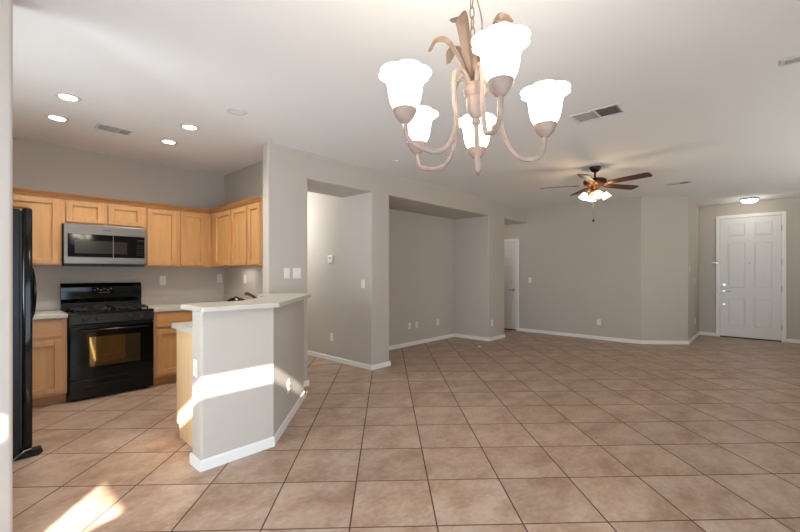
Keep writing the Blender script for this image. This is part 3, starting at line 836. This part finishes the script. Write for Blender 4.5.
# chain: each link is a part
zc = CZ - 0.045
k = 0
ztop_body = 2.135
while zc > ztop_body + 0.012:
    c = axis(zc - 0.022)
    pts = []
    for i in range(16):
        a = 2 * PI * i / 16
        e = Vector((0.0085 * math.cos(a), 0.0, 0.0235 * math.sin(a)))
        if k % 2: e = Vector((0.0, e.x, e.z))
        e = Matrix.Rotation(-0.75 + 0.25, 3, 'Z') @ e
        pts.append(c + e)
    MB().tube(pts, 0.0027, 6, closed=True).build('chain_link', M['cream'], ch)
    zc -= 0.0385
    k += 1
rt = RD(1, 0, 0); fw = RD(0, 1, 0)
cp_ = [axis(z) + rt * (0.014 + 0.022 * math.sin(PI * max(0.0, min(1.0, (2.36 - z) / 0.22)))) for z in [CZ - 0.05 - i * (CZ - 0.05 - 2.14) / 12 for i in range(13)]]
MB().tube(catmull(cp_, 4), 0.0028, 8).build('cord', M['cream'], ch)
def lathe_axis(prof, seg=24):
    mb = MB()
    vs, fs = [], []
    for (r, z) in prof:
        c = axis(z)
        for i in range(seg):
            a = 2 * PI * i / seg
            vs.append((c.x + r * math.cos(a), c.y + r * math.sin(a), z - CZ))
    n = len(prof)
    for q in range(n - 1):
        for i in range(seg):
            j = (i + 1) % seg
            fs.append((q * seg + i, q * seg + j, (q + 1) * seg + j, (q + 1) * seg + i))
    mb._add(vs, fs)
    return mb
lathe_axis([(0.001, 2.14), (0.010, 2.135), (0.012, 2.10), (0.012, 2.03), (0.030, 2.028), (0.042, 2.012), (0.046, 1.995), (0.040, 1.982), (0.034, 1.975), (0.036, 1.955), (0.030, 1.925), (0.018, 1.905), (0.012, 1.900), (0.016, 1.893), (0.016, 1.882), (0.0095, 1.875), (0.0085, 1.80), (0.0125, 1.735), (0.0135, 1.712), (0.008, 1.702), (0.001, 1.700)]).build('center_column', M['cream'], ch)
# cups: (pixel, depth)
cups = [(500.5, 88, 1.195), (545.2, 130.3, 1.445), (476.8, 153.4, 1.725), (416.9, 148, 1.67), (405, 115.8, 1.33)]
SP = [(0.026, -0.004), (0.038, 0.006), (0.050, 0.028), (0.056, 0.055), (0.059, 0.080), (0.063, 0.100), (0.071, 0.116), (0.081, 0.125), (0.087, 0.122), (0.084, 0.127), (0.072, 0.121), (0.060, 0.102), (0.055, 0.080), (0.050, 0.05), (0.0, 0.03)]
LA = [0, 0, 0, 0, 0.0, 0.02, 0.05, 0.09, 0.11, 0.09, 0.05, 0.02, 0.0, 0, 0]
for i, (px, py, d) in enumerate(cups):
    P = pix(px, py, d) - O
    zw = P.z + CZ
    C0 = axis(zw)
    rad = Vector((P.x - C0.x, P.y - C0.y, 0))
    rho = rad.length
    e = rad.normalized()
    def rp(r, z): 
        a = axis(z); return Vector((a.x + e.x * r, a.y + e.y * r, z - CZ))
    zb = zw - 0.018
    path = [rp(0.012, 1.985), rp(0.026, 2.035), rp(0.055, 2.068), rp(0.085, 2.052), rp(0.094, 2.0), rp(0.088, 1.94), rp(0.088, 1.88), rp(0.105, 1.815), rp(0.145, zb - 0.075), rp(0.20, zb - 0.088), rp(rho - 0.012, zb - 0.062), rp(rho, zb)]
    pp = catmull(path, 6)
    arm = MB().tube(pp, [0.0085] * len(pp), 12)
    ao = arm.build('arm', M['cream'], ch)
    c = (P.x, P.y, P.z)
    MB().lathe([(0.008, -0.026), (0.016, -0.022), (0.032, -0.004), (0.0395, 0.014), (0.041, 0.020), (0.036, 0.020), (0.0, 0.012)], 26, c).build('cup', M['cream'], ao)
    phase = Matrix.Rotation(0.5 + i * 0.9, 4, 'Z')
    so = MB().lathe([(r, z + 0.016) for r, z in SP], 48, c, mtx=phase, lobes=6, lobe_amp=LA).build('glass_shade', M['shade'], ao, angle=60)
    lamp('chandelier_bulb', 'POINT', O + P + Vector((0, 0, 0.20)), 3.2, (1.0, 0.9, 0.72), shadow_soft_size=0.05)
# leaves rising from the centre and curling over
def leaf(ang, height, reach, curl, width, tw=0.0):
    e = rt * math.cos(ang) + fw * math.sin(ang)
    s_ = Vector((-e.y, e.x, 0))
    base = 2.02
    prof = catmull([Vector((0.022, 0, base)), Vector((0.028, 0, base + height * 0.35)), Vector((0.035 + reach * 0.25, 0, base + height * 0.75)), Vector((0.035 + reach * 0.6, 0, base + height)), Vector((0.035 + reach, 0, base + height * 0.97)), Vector((0.035 + reach * 1.25, 0, base + height - curl))], 6)
    n = len(prof)
    vs, fs = [], []
    K = 5
    for q, p in enumerate(prof):
        t = q / (n - 1)
        wd = width * (0.45 + 0.75 * math.sin(min(1.0, t * 1.15) * PI * 0.62)) * (1.0 if t < 0.86 else max(0.22, 1 - (t - 0.86) * 5.0))
        a = axis(min(p.z, 2.13))
        for k_ in range(K):
            u = (k_ / (K - 1) - 0.5) * 2
            rib = 0.004 * (1 - abs(u)) * (1 if k_ != 2 else 1.6) - 0.006 * u * u
            vs.append(Vector((a.x, a.y, p.z - CZ)) + e * (p.x - rib) + s_ * (u * wd))
    for q in range(n - 1):
        for k_ in range(K - 1):
            fs.append((q * K + k_, q * K + k_ + 1, (q + 1) * K + k_ + 1, (q + 1) * K + k_))
    mb = MB(); mb._add(vs, fs)
    bmesh.ops.solidify(mb.bm, geom=list(mb.bm.faces), thickness=0.003)
    return mb.build('leaf', M['cream'], ch, angle=50)
leaf(PI + 0.1, 0.165, 0.105, 0.045, 0.016)
leaf(PI + 0.75, 0.225, 0.060, 0.035, 0.024)
leaf(-0.45, 0.225, 0.085, 0.03, 0.022)
leaf(0.9, 0.19, 0.09, 0.045, 0.020)
leaf(2.2, 0.185, 0.08, 0.045, 0.018)

# ------------------------------------------------------------------ paper scrap on the floor
ps = MB()
pv = [(-0.05, -0.02, 0.003), (0.0, -0.035, 0.012), (0.055, -0.018, 0.003), (0.045, 0.02, 0.014), (0.0, 0.03, 0.028), (-0.045, 0.022, 0.008), (0.0, 0.0, 0.022)]
ps._add(pv, [(0, 1, 6), (1, 2, 6), (2, 3, 6), (3, 4, 6), (4, 5, 6), (5, 0, 6)])
bmesh.ops.solidify(ps.bm, geom=list(ps.bm.faces), thickness=0.002)
po = ps.build('paper_scrap', M['paper'], smooth=False)
po.location = (6.10, 3.75, 0.0)
tag(po, 'small crumpled white paper scrap on the tile floor in front of the niche', 'paper')
